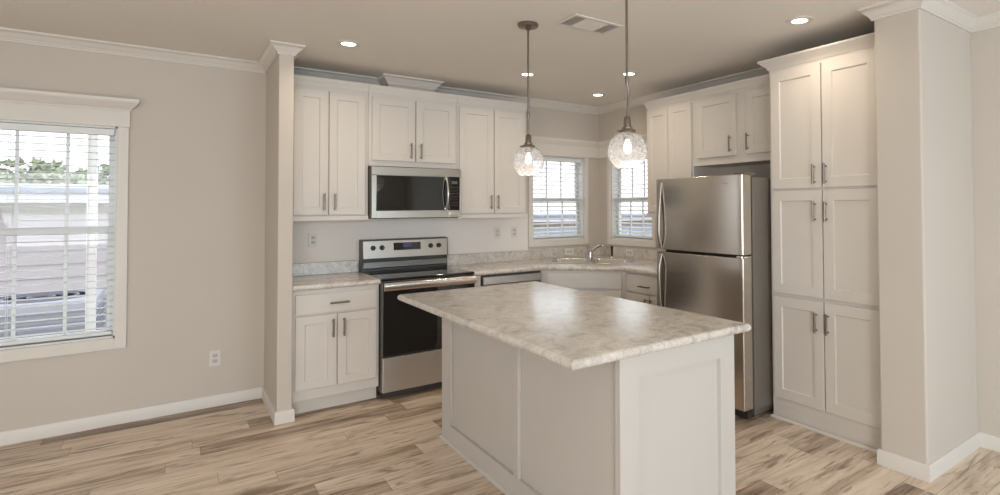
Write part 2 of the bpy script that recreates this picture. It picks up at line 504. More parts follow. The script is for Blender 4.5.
def wall_with_holes(axis, a0, a1, t0, t1, holes):
    """wall along x (axis 'x', thickness in y) or along y"""
    b = nb()

    def put(p0, p1, z0, z1):
        if axis == 'x': bx(b, p0, p1, t0, t1, z0, z1)
        else: bx(b, t0, t1, p0, p1, z0, z1)
    cur = a0
    for h0, h1, z0, z1 in sorted(holes):
        put(cur, h0, 0, CE); put(h0, h1, 0, z0); put(h0, h1, z1, CE); cur = h1
    put(cur, a1, 0, CE)
    return b


struct(obj('wall_back', wall_with_holes('x', XL - T, XR + T + .04, 0.0, T, [W1, W2]), 'wall'))
b = wall_with_holes('y', RYA + 0.001, 0.0, XR, XR + T, [W3])
struct(obj('wall_right', b, 'wall'))
b = nb(); bx(b, XR2, XR2 + T, YF, RYB - 0.0005, 0, CE); struct(obj('wall_right_near', b, 'wall'))
struct(obj('wall_front', wall_with_holes('x', XL - T, XR2 + T, YF - T, YF, [W4, W5]), 'wall'))
struct(obj('wall_left', wall_with_holes('y', YF, 0.0, XL - T, XL, [W6]), 'wall'))
b = nb(); bx(b, SXL, SXR, SY, 0.0, 0, CE); struct(obj('wall_pillar_left', b, 'wall', bevel=0.006))
b = nb(); bx(b, RX, XR2 + T, RYB, RYA, 0, CE); struct(obj('wall_pillar_right', b, 'wall', bevel=0.010))
CHX0, CHX1, CHY = -1.765, -1.355, -0.185
b = nb(); bx(b, CHX0, CHX1, CHY, 0, 2.44, CE); struct(obj('wall_chase', b, 'wall', bevel=0.003))

crown = [(0, CE), (0.060, CE), (0.060, CE - 0.012), (0.050, CE - 0.016), (0.040, CE - 0.030), (0.024, CE - 0.046), (0.017, CE - 0.052),
         (0.017, CE - 0.058), (0.010, CE - 0.062), (0.010, CE - 0.072), (0, CE - 0.072)]
b = nb(); sweep(b, [(XL, 0), (SXL, 0), (SXL, SY), (SXR, SY), (SXR, -0.004), (CHX0, -0.004), (CHX0, CHY), (CHX1, CHY), (CHX1, 0), (XR, 0)], crown)
struct(obj('trim_1', b, 'trim', smooth=35))
b = nb(); sweep(b, [(XR, 0), (XR, RYA), (RX, RYA), (RX, RYB), (XR2, RYB), (XR2, YF)], crown)
struct(obj('trim_2', b, 'trim', smooth=35))
bbp = [(0, 0), (0.014, 0), (0.014, 0.072), (0.009, 0.083), (0, 0.084)]
b = nb(); sweep(b, [(XL, 0), (SXL, 0), (SXL, SY), (SXR, SY), (SXR, SY + 0.05)], bbp)
struct(obj('baseboard_left', b, 'trim', smooth=30))
b = nb(); sweep(b, [(RX + 0.06, RYA), (RX, RYA), (RX, RYB), (XR2, RYB), (XR2, YF)], bbp)
struct(obj('baseboard_right', b, 'trim', smooth=30))


b = nb(); bx(b, SXR + 0.002, -0.290, -0.004, -0.0003, 1.015, 1.392); struct(obj('trim_4', b, 'panel'))


# ------------------------------------------------------------------ windows (local: x along wall, -y into room, origin at wall face)
def make_window(name, x0, x1, z0, z1, root_loc, rotz, cas=0.058, muntins=2, header=None, top_casing=0.0, rail_z=None, side_drop=0.0):
    t = thing(name, '', '', root_loc, rotz, kind='structure')
    # casing
    b = nb()
    bx(b, x0 - cas, x0, -0.018, 0.004, z0 - cas * 1.25, z1)
    bx(b, x1, x1 + cas, -0.018, 0.004, z0 - cas * 1.25, z1)
    bx(b, x0, x1, -0.018, 0.004, z0 - cas * 1.25, z0)
    obj('casing', b, 'trim', t, bevel=0.003)
    b = nb()          # jamb liner
    bx(b, x0, x0 + 0.012, 0.004, T, z0, z1); bx(b, x1 - 0.012, x1, 0.004, T, z0, z1)
    bx(b, x0, x1, 0.004, T, z0, z0 + 0.012); bx(b, x0, x1, 0.004, T, z1 - 0.012, z1)
    obj('jamb', b, 'vinyl', t)
    if header:
        hz0, hz1, hp0, hp1, prof = header
        b = nb(); bx(b, hp0, hp1, -0.022, -0.001, hz0, hz1); obj('header_board', b, 'trim', t, bevel=0.002)
        b = nb(); sweep(b, [(hp1, -0.0015), (hp1, -0.022), (hp0, -0.022), (hp0, -0.0015)], prof, side=-1)
        obj('header_crown', b, 'trim', t, smooth=30)
    zr = rail_z or (z0 + z1) / 2
    xa, xb = x0 + 0.012, x1 - 0.012
    za, zb = z0 + 0.012, z1 - 0.012
    for nm, s0, s1, yy in (('upper_sash', zr - 0.018, zb, 0.105), ('lower_sash', za, zr + 0.018, 0.080)):
        fw_ = 0.036
        b = nb()
        bx(b, xa, xa + fw_, yy - 0.012, yy + 0.012, s0, s1); bx(b, xb - fw_, xb, yy - 0.012, yy + 0.012, s0, s1)
        bx(b, xa + fw_, xb - fw_, yy - 0.012, yy + 0.012, s0, s0 + fw_); bx(b, xa + fw_, xb - fw_, yy - 0.012, yy + 0.012, s1 - fw_, s1)
        xs = muntins if isinstance(muntins, (list, tuple)) else [xa + fw_ + (xb - xa - 2 * fw_) * (k + 1) / (muntins + 1) for k in range(muntins)]
        for xm in xs:
            bx(b, xm - 0.009, xm + 0.009, yy - 0.006, yy + 0.006, s0 + fw_, s1 - fw_)
        s = obj(nm, b, 'vinyl', t, bevel=0.002)
        b = nb(); bx(b, xa + fw_ - 0.004, xb - fw_ + 0.004, yy - 0.002, yy + 0.002, s0 + fw_ - 0.004, s1 - fw_ + 0.004)
        obj('glass_pane', b, 'glass', s)
    return t


def make_blind(x0, x1, z0, z1, root_loc, rotz, label, pitch=0.0455, tilt=0.0, wand_left=True, raise_=0.0):
    t = thing('window_blind', label, 'blind', root_loc, rotz, group='white slatted window blinds')
    x0 += 0.016; x1 -= 0.016; z1 -= 0.014; z0 += 0.014
    yc = 0.038
    b = nb(); bx(b, x0, x1, yc - 0.026, yc + 0.026, z1 - 0.044, z1); obj('headrail', b, 'blind', t, bevel=0.004)
    b = nb()
    z = z1 - 0.075
    hw = 0.0245
    while z > z0 + 0.05 + raise_:
        dz = math.sin(tilt) * hw; dy = math.cos(tilt) * hw
        # slightly crowned slat, 5 points across
        up, lo = [], []
        for k in range(5):
            s = -1 + k * 0.5
            c = 0.0022 * (1 - s * s)
            up.append((yc + s * dy, z + s * dz + c + 0.0013)); lo.append((yc + s * dy, z + s * dz + c - 0.0013))
        prism_x(b, up + lo[::-1], x0 + 0.003, x1 - 0.003)
        z -= pitch
    obj('slats', b, 'blind', t)
    b = nb(); bx(b, x0 + 0.002, x1 - 0.002, yc - 0.025, yc + 0.025, z0 + 0.008 + raise_, z0 + 0.030 + raise_); obj('bottom_rail', b, 'blind', t, bevel=0.004)
    n = 2 if x1 - x0 < 0.8 else 3
    for k in range(n):
        xm = x0 + 0.13 + (x1 - x0 - 0.26) * k / (n - 1)
        b = nb()
        for yy in (yc - 0.0245, yc + 0.0245):
            bx(b, xm - 0.0012, xm + 0.0012, yy - 0.0008, yy + 0.0008, z0 + 0.03 + raise_, z1 - 0.04)
        obj('ladder_cord', b, 'cord', t)
    xw = x0 + 0.09 if wand_left else x1 - 0.09
    b = nb(); tube(b, [(xw, yc - 0.036, z1 - 0.03), (xw, yc - 0.036, z1 - 0.62)], 0.0035, 8); obj('tilt_wand', b, 'blind', t)
    return t


hcrown = lambda z0, z1: [(0, z0), (0.006, z0), (0.006, z0 + 0.010), (0.014, z0 + 0.018), (0.030, z0 + 0.034), (0.042, z0 + 0.052), (0.046, z0 + 0.056), (0.050, z1 - 0.012), (0.050, z1), (0, z1)]
make_window('window_1', W1[0], W1[1], W1[2], W1[3], (0, 0, 0), 0, cas=0.060, header=(2.015, 2.125, W1[0] - 0.066, W1[1] + 0.066, hcrown(2.125, 2.205)), rail_z=1.314, muntins=(-3.784, -4.023, -4.262))
make_blind(W1[0], W1[1], W1[2], W1[3], (0, 0, 0), 0, 'wide slatted white blind in the window on the blank wall left of the kitchen')
# the two kitchen corner windows share one header that turns the corner
make_window('window_2', W2[0], W2[1], W2[2], W2[3], (0, 0, 0), 0, cas=0.052, rail_z=1.535)
make_blind(W2[0], W2[1], W2[2], W2[3], (0, 0, 0), 0, 'narrow white blind in the kitchen corner window beside the wall cabinets, left of the faucet', tilt=0.25)
make_window('window_3', -W3[1], -W3[0], W3[2], W3[3], (XR, 0, 0), -PI / 2, cas=0.052, rail_z=1.535)
make_blind(-W3[1], -W3[0], W3[2], W3[3], (XR, 0, 0), -PI / 2, 'white blind in the kitchen corner window partly hidden behind the refrigerator', tilt=0.25)
hc2 = [(0, 2.005), (0.020, 2.005), (0.020, 2.125), (0.024, 2.130), (0.034, 2.150), (0.046, 2.166), (0.050, 2.176), (0.050, 2.190), (0, 2.190)]
b = nb(); sweep(b, [(W2[0] - 0.060, -0.001), (XR - 0.001, -0.001), (XR - 0.001, W3[0] - 0.060)], hc2)
struct(obj('trim_3', b, 'trim', smooth=30))
# plain windows behind the photographer (daylight comes in here)
make_window('window_4', -W4[1], -W4[0], W4[2], W4[3], (0, YF, 0), PI, cas=0.060, muntins=1)
make_window('window_5', -W5[1], -W5[0], W5[2], W5[3], (0, YF, 0), PI, cas=0.060, muntins=1)
make_window('window_6', W6[0], W6[1], W6[2], W6[3], (XL, 0, 0), PI / 2, cas=0.060, muntins=1)


# ------------------------------------------------------------------ cabinet parts (local: x along front, front faces -y)
def shaker(x0, x1, z0, z1, yf, th=0.019, rail=0.058, rec=0.009, ch=0.005):
    b = nb()

    def ring(i, y):
        return [b.verts.new(p) for p in ((x0 + i, y, z0 + i), (x1 - i, y, z0 + i), (x1 - i, y, z1 - i), (x0 + i, y, z1 - i))]
    R = [ring(0, yf + th), ring(0, yf + 0.002), ring(0.002, yf), ring(rail, yf), ring(rail + ch, yf + rec)]
    for a, c in zip(R, R[1:]):
        for k in range(4):
            b.faces.new((a[k], a[(k + 1) % 4], c[(k + 1) % 4], c[k]))
    b.faces.new(R[0][::-1]); b.faces.new(R[-1])
    return b


def slab_front(x0, x1, z0, z1, yf, th=0.019):
    b = nb(); bx(b, x0, x1, yf, yf + th, z0, z1)
    return b


def pull(parent, x, z, yf, vertical=True, ln=0.130):
    b = nb()
    r = 0.0068; off = 0.030; h = ln / 2; q = h - 0.016
    if vertical:
        tube(b, [(x, yf - off, z - h), (x, yf - off, z + h)], r, 10)
        for s in (-q, q): tube(b, [(x, yf + 0.0005, z + s), (x, yf - off, z + s)], 0.0048, 8)
    else:
        tube(b, [(x - h, yf - off, z), (x + h, yf - off, z)], r, 10)
        for s in (-q, q): tube(b, [(x + s, yf + 0.0005, z), (x + s, yf - off, z)], 0.0048, 8)
    return obj('handle', b, 'nickel', parent, smooth=40)


CC = 'cabinet'
DF = -0.326       # wall-cabinet door face (local y)
toptrim = [(0, 0), (0.006, 0), (0.008, 0.012), (0.014, 0.026), (0.020, 0.040), (0.022, 0.048), (0.022, 0.060), (0, 0.060)]


def wall_cab(label, loc, rotz, w, z0, ztop, doors, dz0, dz1, handle_z=None, handles=(), depth=0.325, light_rail=True, trim_z=2.396, crown_ends=(False, False), prof=toptrim, group='white shaker wall cabinets'):
    t = thing('wall_cabinet', label, CC, loc, rotz, group=group)
    yb = DF + 0.020 - (depth - 0.325)
    b = nb(); bx(b, 0.0005, w - 0.0005, yb, -0.001, z0, ztop); obj('body', b, 'cab', t, bevel=0.0015)
    for i, (a, c) in enumerate(doors):
        d = obj('door', shaker(a, c, dz0, dz1, yb - 0.020), 'cab', t)
        if i < len(handles) and handles[i] is not None:
            pull(d, handles[i], handle_z, yb - 0.020)
    pr = [(d, trim_z + z) for d, z in prof]
    path = [(0.0005, yb), (w - 0.0005, yb)]
    if crown_ends[0]: path = [(0.0005, -0.002)] + path
    if crown_ends[1]: path = path + [(w - 0.0005, -0.002)]
    b = nb(); sweep(b, path, pr, side=1); obj('top_trim', b, 'cab', t, smooth=30)
    if light_rail:
        b = nb(); bx(b, 0.0005, w - 0.0005, yb - 0.018, yb + 0.03, z0 - 0.036, z0 - 0.0005); obj('light_rail', b, 'cab', t, bevel=0.002)
    return t


DZ0, DZ1 = 1.402, 2.360
UB = 1.394
# back wall run
x0 = SXR + 0.002
wall_cab('tall white two-door wall cabinet beside the left pillar above the short counter', (x0, 0, 0), 0, -1.961 - x0, UB, 2.40,
         [(0.052, -2.263 - x0), (-2.255 - x0, -1.985 - x0)], DZ0, DZ1, 1.502, (-2.293 - x0, -2.216 - x0))
x0 = -1.960
wall_cab('short white two-door wall cabinet directly above the microwave', (x0, 0, 0), 0, 0.762, 1.797, 2.40,
         [(0.026, -1.581 - x0), (-1.573 - x0, -1.222 - x0)], 1.843, DZ1, 1.932, (-1.622 - x0, -1.537 - x0), light_rail=False)
x0 = -1.197
wall_cab('white two-door wall cabinet right of the microwave, beside the corner window', (x0, 0, 0), 0, 0.709, UB, 2.40,
         [(0.018, -0.842 - x0), (-0.834 - x0, -0.514 - x0)], DZ0, DZ1, 1.503, (-0.877 - x0, -0.806 - x0), crown_ends=(False, True))
# right wall run: local x runs away from the corner
wall_cab('narrow white two-door wall cabinet between the corner window and the cabinet over the refrigerator', (XR, -1.125, 0), -PI / 2, 0.574, UB, 2.385,
         [(0.016, 0.284), (0.290, 0.560)], DZ0, DZ1 - 0.012, 1.50, (0.258, 0.318), crown_ends=(True, False), trim_z=2.380)
wall_cab('short white two-door cabinet above the refrigerator', (XR, -1.700, 0), -PI / 2, 0.914, 1.797, 2.385,
         [(0.052, 0.455), (0.555, 0.875)], 1.858, DZ1 - 0.012, 1.951, (0.412, 0.578), light_rail=False, trim_z=2.380)

# pantry
PX = 0.094 + 0.020                       # body front plane; doors 20 mm proud
t = thing('pantry_cabinet', 'full height white pantry with three tiers of paired doors between refrigerator and right pillar', CC, (XR, -2.617, 0), -PI / 2)
pw = 0.779
yb = PX - XR
b = nb(); bx(b, 0, pw, yb, -0.004, 0.095, 2.405); bx(b, 0, pw, yb + 0.004, -0.004, 0.0, 0.095); obj('body', b, 'cab', t, bevel=0.0015)
yf = yb - 0.020
for z0, z1, hz in ((1.570, 2.372, 1.656), (0.862, 1.554, 1.416), (0.150, 0.838, 0.706)):
    for a, c, hx in ((0.022, 0.388, 0.344), (0.396, 0.752, 0.422)):
        d = obj('door', shaker(a, c, z0, z1, yf, rail=0.066), 'cab', t)
        pull(d, hx, hz, yf)
b = nb(); sweep(b, [(0, -0.360), (0, yb), (pw, yb)], [(0, 2.398), (0.006, 2.398), (0.010, 2.408), (0.024, 2.424), (0.042, 2.440), (0.050, 2.448), (0.056, 2.452), (0.056, 2.466), (0, 2.466)])
obj('crown', b, 'cab', t, smooth=30)
b = nb(); sweep(b, [(0, yb + 0.03), (0, yb - 0.002), (pw - 0.06, yb - 0.002)], [(0, 0), (0.013, 0), (0.013, 0.008), (0.004, 0.018), (0, 0.018)]); obj('shoe_moulding', b, 'trim', t)

# ------------------------------------------------------------------ base cabinets
BF = -0.615


def base_body(t, w, zt=0.874, toe=0.100, yb=BF + 0.02):
    b = nb(); bx(b, 0.0005, w - 0.0005, yb, -0.001, toe, zt); obj('body', b, 'cab', t, bevel=0.0015)
    b = nb(); bx(b, 0.002, w - 0.002, yb + 0.052, -0.002, 0.0, toe - 0.0005); obj('toe_kick', b, 'cab', t)


x0 = SXR + 0.002; bw = -1.957 - x0
t = thing('base_cabinet', 'white base cabinet with one wide drawer over two doors left of the range', CC, (x0, 0, 0), 0, group='white base cabinets')
base_body(t, bw)
d = obj('drawer', slab_front(0.026, bw - 0.020, 0.705, 0.842, BF), 'cab', t, bevel=0.002); pull(d, 0.310, 0.772, BF, False)
for a, c, hx in ((0.026, 0.293, 0.266), (0.302, bw - 0.020, 0.340)):
    d = obj('door', shaker(a, c, 0.176, 0.690, BF), 'cab', t); pull(d, hx, 0.592, BF)

t = tag(obj('filler_panel', slab_front(-1.190, -1.112, 0.0, 0.873, -0.602, 0.60), 'cab', bevel=0.001), 'narrow white filler panel between the range and the dishwasher', 'panel')

# corner sink base: outline walls, open inside so that the bowls hang free
t = thing('base_cabinet', 'white diagonal corner cabinet under the sink', CC, (0, 0, 0), 0, group='white base cabinets')
A = [(-0.488, -0.004), (-0.488, -0.573), (XR - 0.573, -1.141), (XR - 0.004, -1.141)]
b = nb()
th = 0.018
# side panels and diagonal front
bx(b, -0.488, -0.470, -0.560, -0.004, 0.10, 0.873)
bx(b, XR - 0.560, XR - 0.004, -1.141, -1.123, 0.10, 0.873)
prism(b, [A[1], A[2], (A[2][0] + 0.014, A[2][1] + 0.014 + 0.004), (A[1][0] + 0.018, A[1][1] + 0.014)], 0.10, 0.873)
prism(b, [(-0.47, -0.52), (0.118, -1.11), (0.64, -1.11), (0.64, -0.02), (-0.47, -0.02)], 0.10, 0.12)
obj('body', b, 'cab', t)
b = nb(); prism(b, [(-0.47, -0.50), (0.14, -1.11), (0.15, -1.10), (-0.46, -0.49)], 0.0, 0.0995); obj('toe_kick', b, 'cab', t)
# fronts built in a diagonal frame
mid = Vector(((A[1][0] + A[2][0]) / 2, (A[1][1] + A[2][1]) / 2, 0))


def diag(bm):
    rot = Matrix.Rotation(-PI / 4, 4, 'Z')
    for v in bm.verts: v.co = rot @ v.co + mid
    return bm


obj('false_drawer_front', diag(slab_front(-0.335, 0.345, 0.715, 0.852, -0.0205)), 'cab', t, bevel=0.002)
for a, c in ((-0.335, 0.001), (0.009, 0.345)):
    obj('door', diag(shaker(a, c, 0.130, 0.690, -0.0205)), 'cab', t)

t = thing('base_cabinet', 'white base cabinet with a drawer between the corner sink and the refrigerator', CC, (XR, -1.146, 0), -PI / 2, group='white base cabinets')
bw = 0.614
base_body(t, bw)
d = obj('drawer', slab_front(0.018, bw - 0.02, 0.705, 0.858, BF), 'cab', t, bevel=0.002); pull(d, 0.27, 0.764, BF, False)
for a, c, hx in ((0.018, 0.316, 0.290), (0.324, bw - 0.02, 0.350)):
    d = obj('door', shaker(a, c, 0.130, 0.690, BF), 'cab', t); pull(d, hx, 0.60, BF)


# ------------------------------------------------------------------ counters
def inset_loop(pts, offs):
    """move each edge i (pts[i] -> pts[i+1]) inwards by offs[i]; pts counter-clockwise"""
    n = len(pts); out = []
    nr = []
    for i in range(n):
        d = (Vector(pts[(i + 1) % n]) - Vector(pts[i])).normalized()
        nr.append(Vector((-d.y, d.x)))
    for i in range(n):
        a, b_ = nr[i - 1], nr[i]; oa, ob = offs[i - 1], offs[i]
        det = a.x * b_.y - a.y * b_.x
        if abs(det) < 1e-6: dv = b_ * ob
        else: dv = Vector(((oa * b_.y - ob * a.y) / det, (a.x * ob - b_.x * oa) / det))
        out.append((pts[i][0] + dv.x, pts[i][1] + dv.y))
    return out


def counter(bm, pts, front, hole=None, z0=0.875, z1=0.914):
    zm, hr = (z0 + z1) / 2, (z1 - z0) / 2
    lv = [(zm + hr * math.sin(math.radians(a)), 0.018 * (1 - math.cos(math.radians(a)))) for a in (-90, -72, -50, -28, -10, 10, 28, 50, 72, 90)]
    rings = []
    for z, o in lv:
        lp = inset_loop(pts, [o if f else 0.0 for f in front])
        rings.append([bm.verts.new((x, y, z)) for x, y in lp])
    n = len(pts)
    for a, c in zip(rings, rings[1:]):
        for k in range(n):
            bm.faces.new((a[k], a[(k + 1) % n], c[(k + 1) % n], c[k]))
    if hole:
        h0 = [bm.verts.new((x, y, z0)) for x, y in hole]; h1 = [bm.verts.new((x, y, z1)) for x, y in hole]
        m = len(hole)
        for k in range(m): bm.faces.new((h0[k], h1[k], h1[(k + 1) % m], h0[(k + 1) % m]))
        fill_holes(bm, [rings[0], h0]); fill_holes(bm, [rings[-1], h1])
    else:
        bm.faces.new(rings[0][::-1]); bm.faces.new(rings[-1])


def rrect(x0, x1, y0, y1, r, n=5):
    out = []
    for cx, cy, a0 in ((x1 - r, y0 + r, -PI / 2), (x1 - r, y1 - r, 0), (x0 + r, y1 - r, PI / 2), (x0 + r, y0 + r, PI)):
        for k in range(n + 1):
            a = a0 + PI / 2 * k / n
            out.append((cx + r * math.cos(a), cy + r * math.sin(a)))
    return out


t = thing('countertop', 'short stone-look laminate countertop left of the range with its low backsplash', 'countertop', (-2.25, -0.3, 0.875), 0, group='laminate countertops')
off = Vector((-2.25, -0.3, 0.875))


def shift(bm, o):
    for v in bm.verts: v.co -= o
    return bm


b = nb(); counter(b, [(SXR + 0.002, -0.641), (-1.957, -0.641), (-1.957, -0.002), (SXR + 0.002, -0.002)], [1, 0, 0, 0]); obj('worktop', shift(b, off), 'lam', t, smooth=30)
b = nb(); bx(b, SXR + 0.002, -1.957, -0.022, -0.002, 0.9145, 1.014); obj('backsplash', shift(b, off), 'lam', t, bevel=0.003)

t = thing('countertop', 'long stone-look laminate countertop turning the window corner around the sink', 'countertop', (0.1, -0.3, 0.875), 0, group='laminate countertops')
off = Vector((0.1, -0.3, 0.875))
SC = Vector((XR - 0.735 / S2, -0.735 / S2, 0.914))        # sink centre


def sinkpt(x, y): return (SC.x + (x + y) / S2, SC.y + (-x + y) / S2)


hole = [sinkpt(x, y) for x, y in rrect(-0.400, 0.400, -0.255, 0.255, 0.05)]
b = nb()
counter(b, [(-1.189, -0.641), (-0.495, -0.641), (0.010, -1.146), (0.010, -1.764), (XR - 0.002, -1.764), (XR - 0.002, -0.002), (-1.189, -0.002)], [1, 1, 1, 0, 0, 0, 0], hole)
obj('worktop', shift(b, off), 'lam', t, smooth=30)
b = nb(); sweep(b, [(-1.189, -0.002), (XR - 0.002, -0.002), (XR - 0.002, -1.764)], [(0, 0.9145), (0.020, 0.9145), (0.020, 1.010), (0.016, 1.014), (0, 1.014)])
obj('backsplash', shift(b, off), 'lam', t)

# ------------------------------------------------------------------ sink, faucet, sprayer
t = thing('kitchen_sink', 'double bowl stainless steel drop-in sink set across the counter corner', 'sink', SC, -PI / 4)
b = nb()
rim_o = rrect(-0.420, 0.420, -0.275, 0.275, 0.06)
holes = [rrect(-0.375, -0.018, -0.235, 0.160, 0.06), rrect(0.018, 0.375, -0.235, 0.160, 0.06)]
lo = [b.verts.new((x, y, 0.0008)) for x, y in rim_o]
li = [b.verts.new((x, y, 0.007)) for x, y in inset_loop(rim_o, [0.008] * len(rim_o))]
for k in range(len(lo)): b.faces.new((lo[k], lo[(k + 1) % len(lo)], li[(k + 1) % len(lo)], li[k]))
hv = [[b.verts.new((x, y, 0.007)) for x, y in h] for h in holes]
fill_holes(b, [li] + hv)
rim = obj('rim', b, 'sink', t, smooth=40)
for h in holes:
    b = nb()
    rs = []
    for z, o in ((0.007, 0.0), (-0.002, 0.006), (-0.150, 0.022), (-0.172, 0.035), (-0.180, 0.058)):
        rs.append([b.verts.new((x, y, z)) for x, y in inset_loop(h, [o] * len(h))])
    for a, c in zip(rs, rs[1:]):
        for k in range(len(a)): b.faces.new((a[k], a[(k + 1) % len(a)], c[(k + 1) % len(a)], c[k]))
    b.faces.new(rs[-1])
    bowl = obj('bowl', b, 'sink', t, smooth=50)
    cx = (h[0][0] + h[-1][0]) / 2
    cx = sum(p[0] for p in h) / len(h); cy = sum(p[1] for p in h) / len(h)
    b = nb(); lathe_solid(b, [(0.045, -0.1795), (0.045, -0.176), (0.036, -0.175), (0.030, -0.178), (0.008, -0.178), (0.006, -0.170), (0.001, -0.170)], 20, (cx, cy, 0)); obj('drain', b, 'chrome', bowl, smooth=40)

fl = sinkpt(-0.035, 0.218)
t = thing('faucet', 'chrome single-lever faucet with slanting spout at the back of the sink', 'faucet', (fl[0], fl[1], 0.9216), -PI / 4)
b = nb(); lathe_solid(b, [(0.030, 0.0), (0.030, 0.006), (0.024, 0.012), (0.022, 0.040), (0.021, 0.070), (0.018, 0.082), (0.008, 0.088)], 20); obj('base', b, 'chrome', t, smooth=40)
b = nb()
tube(b, [(0.0, -0.004, 0.05), (0.030, -0.018, 0.080), (0.075, -0.045, 0.115), (0.110, -0.070, 0.138), (0.128, -0.085, 0.142), (0.138, -0.094, 0.132), (0.141, -0.098, 0.116)], [0.013, 0.0125, 0.012, 0.012, 0.013, 0.0135, 0.013], 12)
obj('spout', b, 'chrome', t, smooth=50)
b = nb(); tube(b, [(0, 0, 0.080), (-0.004, 0.010, 0.110), (-0.008, 0.020, 0.150)], [0.010, 0.008, 0.006], 10); obj('lever', b, 'chrome', t, smooth=50)
fl = sinkpt(0.190, 0.215)
t = thing('side_sprayer', 'slim dark upright sprayer at the back of the sink right of the faucet', 'sprayer', (fl[0], fl[1], 0.9216), -PI / 4)
b = nb(); lathe_solid(b, [(0.022, 0.0), (0.022, 0.005), (0.014, 0.012), (0.012, 0.024)], 16); obj('base', b, 'chrome', t, smooth=40)
b = nb(); lathe_solid(b, [(0.009, 0.024), (0.011, 0.06), (0.012, 0.095), (0.015, 0.105), (0.016, 0.120), (0.010, 0.128)], 16); obj('spray_head', b, 'blackp', t, smooth=40)

# ------------------------------------------------------------------ range
RW = 0.757
t = thing('kitchen_range', 'freestanding stainless electric range with black glass cooktop and oven door', 'oven', (-1.9530, -0.010, 0), 0)
b = nb(); bx(b, 0.002, RW - 0.002, -0.630, -0.005, 0.050, 0.898); bx(b, 0.03, RW - 0.03, -0.60, -0.02, 0.0, 0.05); obj('body', b, 'darkm', t, bevel=0.002)
b = nb(); bx(b, 0, RW, -0.652, -0.085, 0.8985, 0.9175); ck = obj('cooktop', b, 'black', t, bevel=0.005, seg=3)
for cx, cy, r in ((0.20, -0.50, 0.105), (0.565, -0.50, 0.085), (0.20, -0.23, 0.080), (0.565, -0.23, 0.105)):
    b = nb()
    for q in (r, r * 0.62): lathe(b, [(q, 0.9179), (q - 0.004, 0.9179)], 40, (cx, cy, 0))
    obj('burner_ring', b, 'burner', ck)
# back guard: lower black riser, upper stainless console leaning back a touch
b = nb(); prism_x(b, [(-0.004, 0.900), (-0.084, 0.9176), (-0.080, 1.020), (-0.004, 1.020)], 0.002, RW - 0.002); obj('vent_riser', b, 'blackp', t, bevel=0.002)
b = nb(); prism_x(b, [(-0.086, 0.938), (-0.095, 0.945), (-0.095, 0.995), (-0.086, 1.000)], 0.012, RW - 0.012); obj('vent_strip', b, 'dsteel', t, bevel=0.002)
b = nb(); prism_x(b, [(-0.003, 1.021), (-0.098, 1.021), (-0.084, 1.182), (-0.003, 1.186)], 0.0, RW); cp = obj('console_shell', b, 'darkm', t, bevel=0.003)
b = nb(); prism_x(b, [(-0.099, 1.026), (-0.1015, 1.027), (-0.0885, 1.173), (-0.086, 1.174)], 0.010, RW - 0.010); cf = obj('control_panel', b, 'steel', t, bevel=0.001)


def console_y(z): return -0.1015 + (z - 1.027) / 0.146 * 0.013


for kx in (0.090, 0.165, 0.592, 0.667):
    b = nb(); y = console_y(1.115)
    lathe_solid(b, [(0.021, y + 0.0005), (0.021, y - 0.006), (0.017, y - 0.010), (0.016, y - 0.026), (0.013, y - 0.029)], 20, (kx, 0, 1.115), 'y')
    bx(b, kx - 0.0035, kx + 0.0035, y - 0.032, y - 0.010, 1.100, 1.130)
    obj('knob', b, 'blackp', cf, smooth=40)
b = nb(); prism_x(b, [(console_y(1.088), 1.088), (console_y(1.088) - 0.003, 1.088), (console_y(1.152) - 0.003, 1.152), (console_y(1.152), 1.152)], 0.262, 0.500); ds = obj('display', b, 'black', cf)
b = nb(); prism_x(b, [(console_y(1.115) - 0.0032, 1.115), (console_y(1.115) - 0.0038, 1.115), (console_y(1.146) - 0.0038, 1.146), (console_y(1.146) - 0.0032, 1.146)], 0.345, 0.420); obj('clock_window', b, 'disp', ds)
# oven door
b = nb(); bx(b, 0.004, RW - 0.004, -0.664, -0.632, 0.335, 0.888); od = obj('oven_door', b, 'black', t, bevel=0.004)
b = nb(); bx(b, 0.09, RW - 0.09, -0.6655, -0.6638, 0.43, 0.745); obj('oven_window', b, 'black', od)
b = nb()
prism_x(b, [(-0.690, 0.826), (-0.698, 0.832), (-0.704, 0.848), (-0.704, 0.870), (-0.698, 0.884), (-0.688, 0.890), (-0.682, 0.886), (-0.682, 0.830)], 0.006, RW - 0.006)
for xx in (0.030, RW - 0.054): bx(b, xx, xx + 0.024, -0.684, -0.6635, 0.842, 0.876)
obj('handle', b, 'steelh', od, bevel=0.002, smooth=40)
b = nb(); bx(b, 0.004, RW - 0.004, -0.666, -0.631, 0.062, 0.322); obj('storage_drawer', b, 'steel2', t, bevel=0.004)

# ------------------------------------------------------------------ microwave
MW = 0.757
t = thing('microwave', 'stainless over-the-range microwave with black glass door under the short cabinet', 'microwave', (-1.9570, 0, 0), 0)
b = nb(); bx(b, 0, MW, -0.372, -0.003, 1.372, 1.793); bx(b, 0.02, MW - 0.02, -0.36, -0.05, 1.366, 1.373); obj('body', b, 'darkm', t, bevel=0.003)
b = nb(); bx(b, 0, MW, -0.402, -0.3725, 1.722, 1.786)
for k in range(14): bx(b, 0.06 + k * 0.045, 0.09 + k * 0.045, -0.395, -0.376, 1.786, 1.788)
obj('vent_panel', b, 'steel', t, bevel=0.004)
b = nb()   # door frame with hole
y0, y1 = -0.402, -0.3725
DX = 0.642
for a in ((0, 0.034, 1.372, 1.7205), (0.034, DX, 1.372, 1.432), (0.034, DX, 1.716, 1.7205)):
    bx(b, a[0], a[1], y0, y1, a[2], a[3])
dr = obj('door', b, 'steel', t, bevel=0.003)
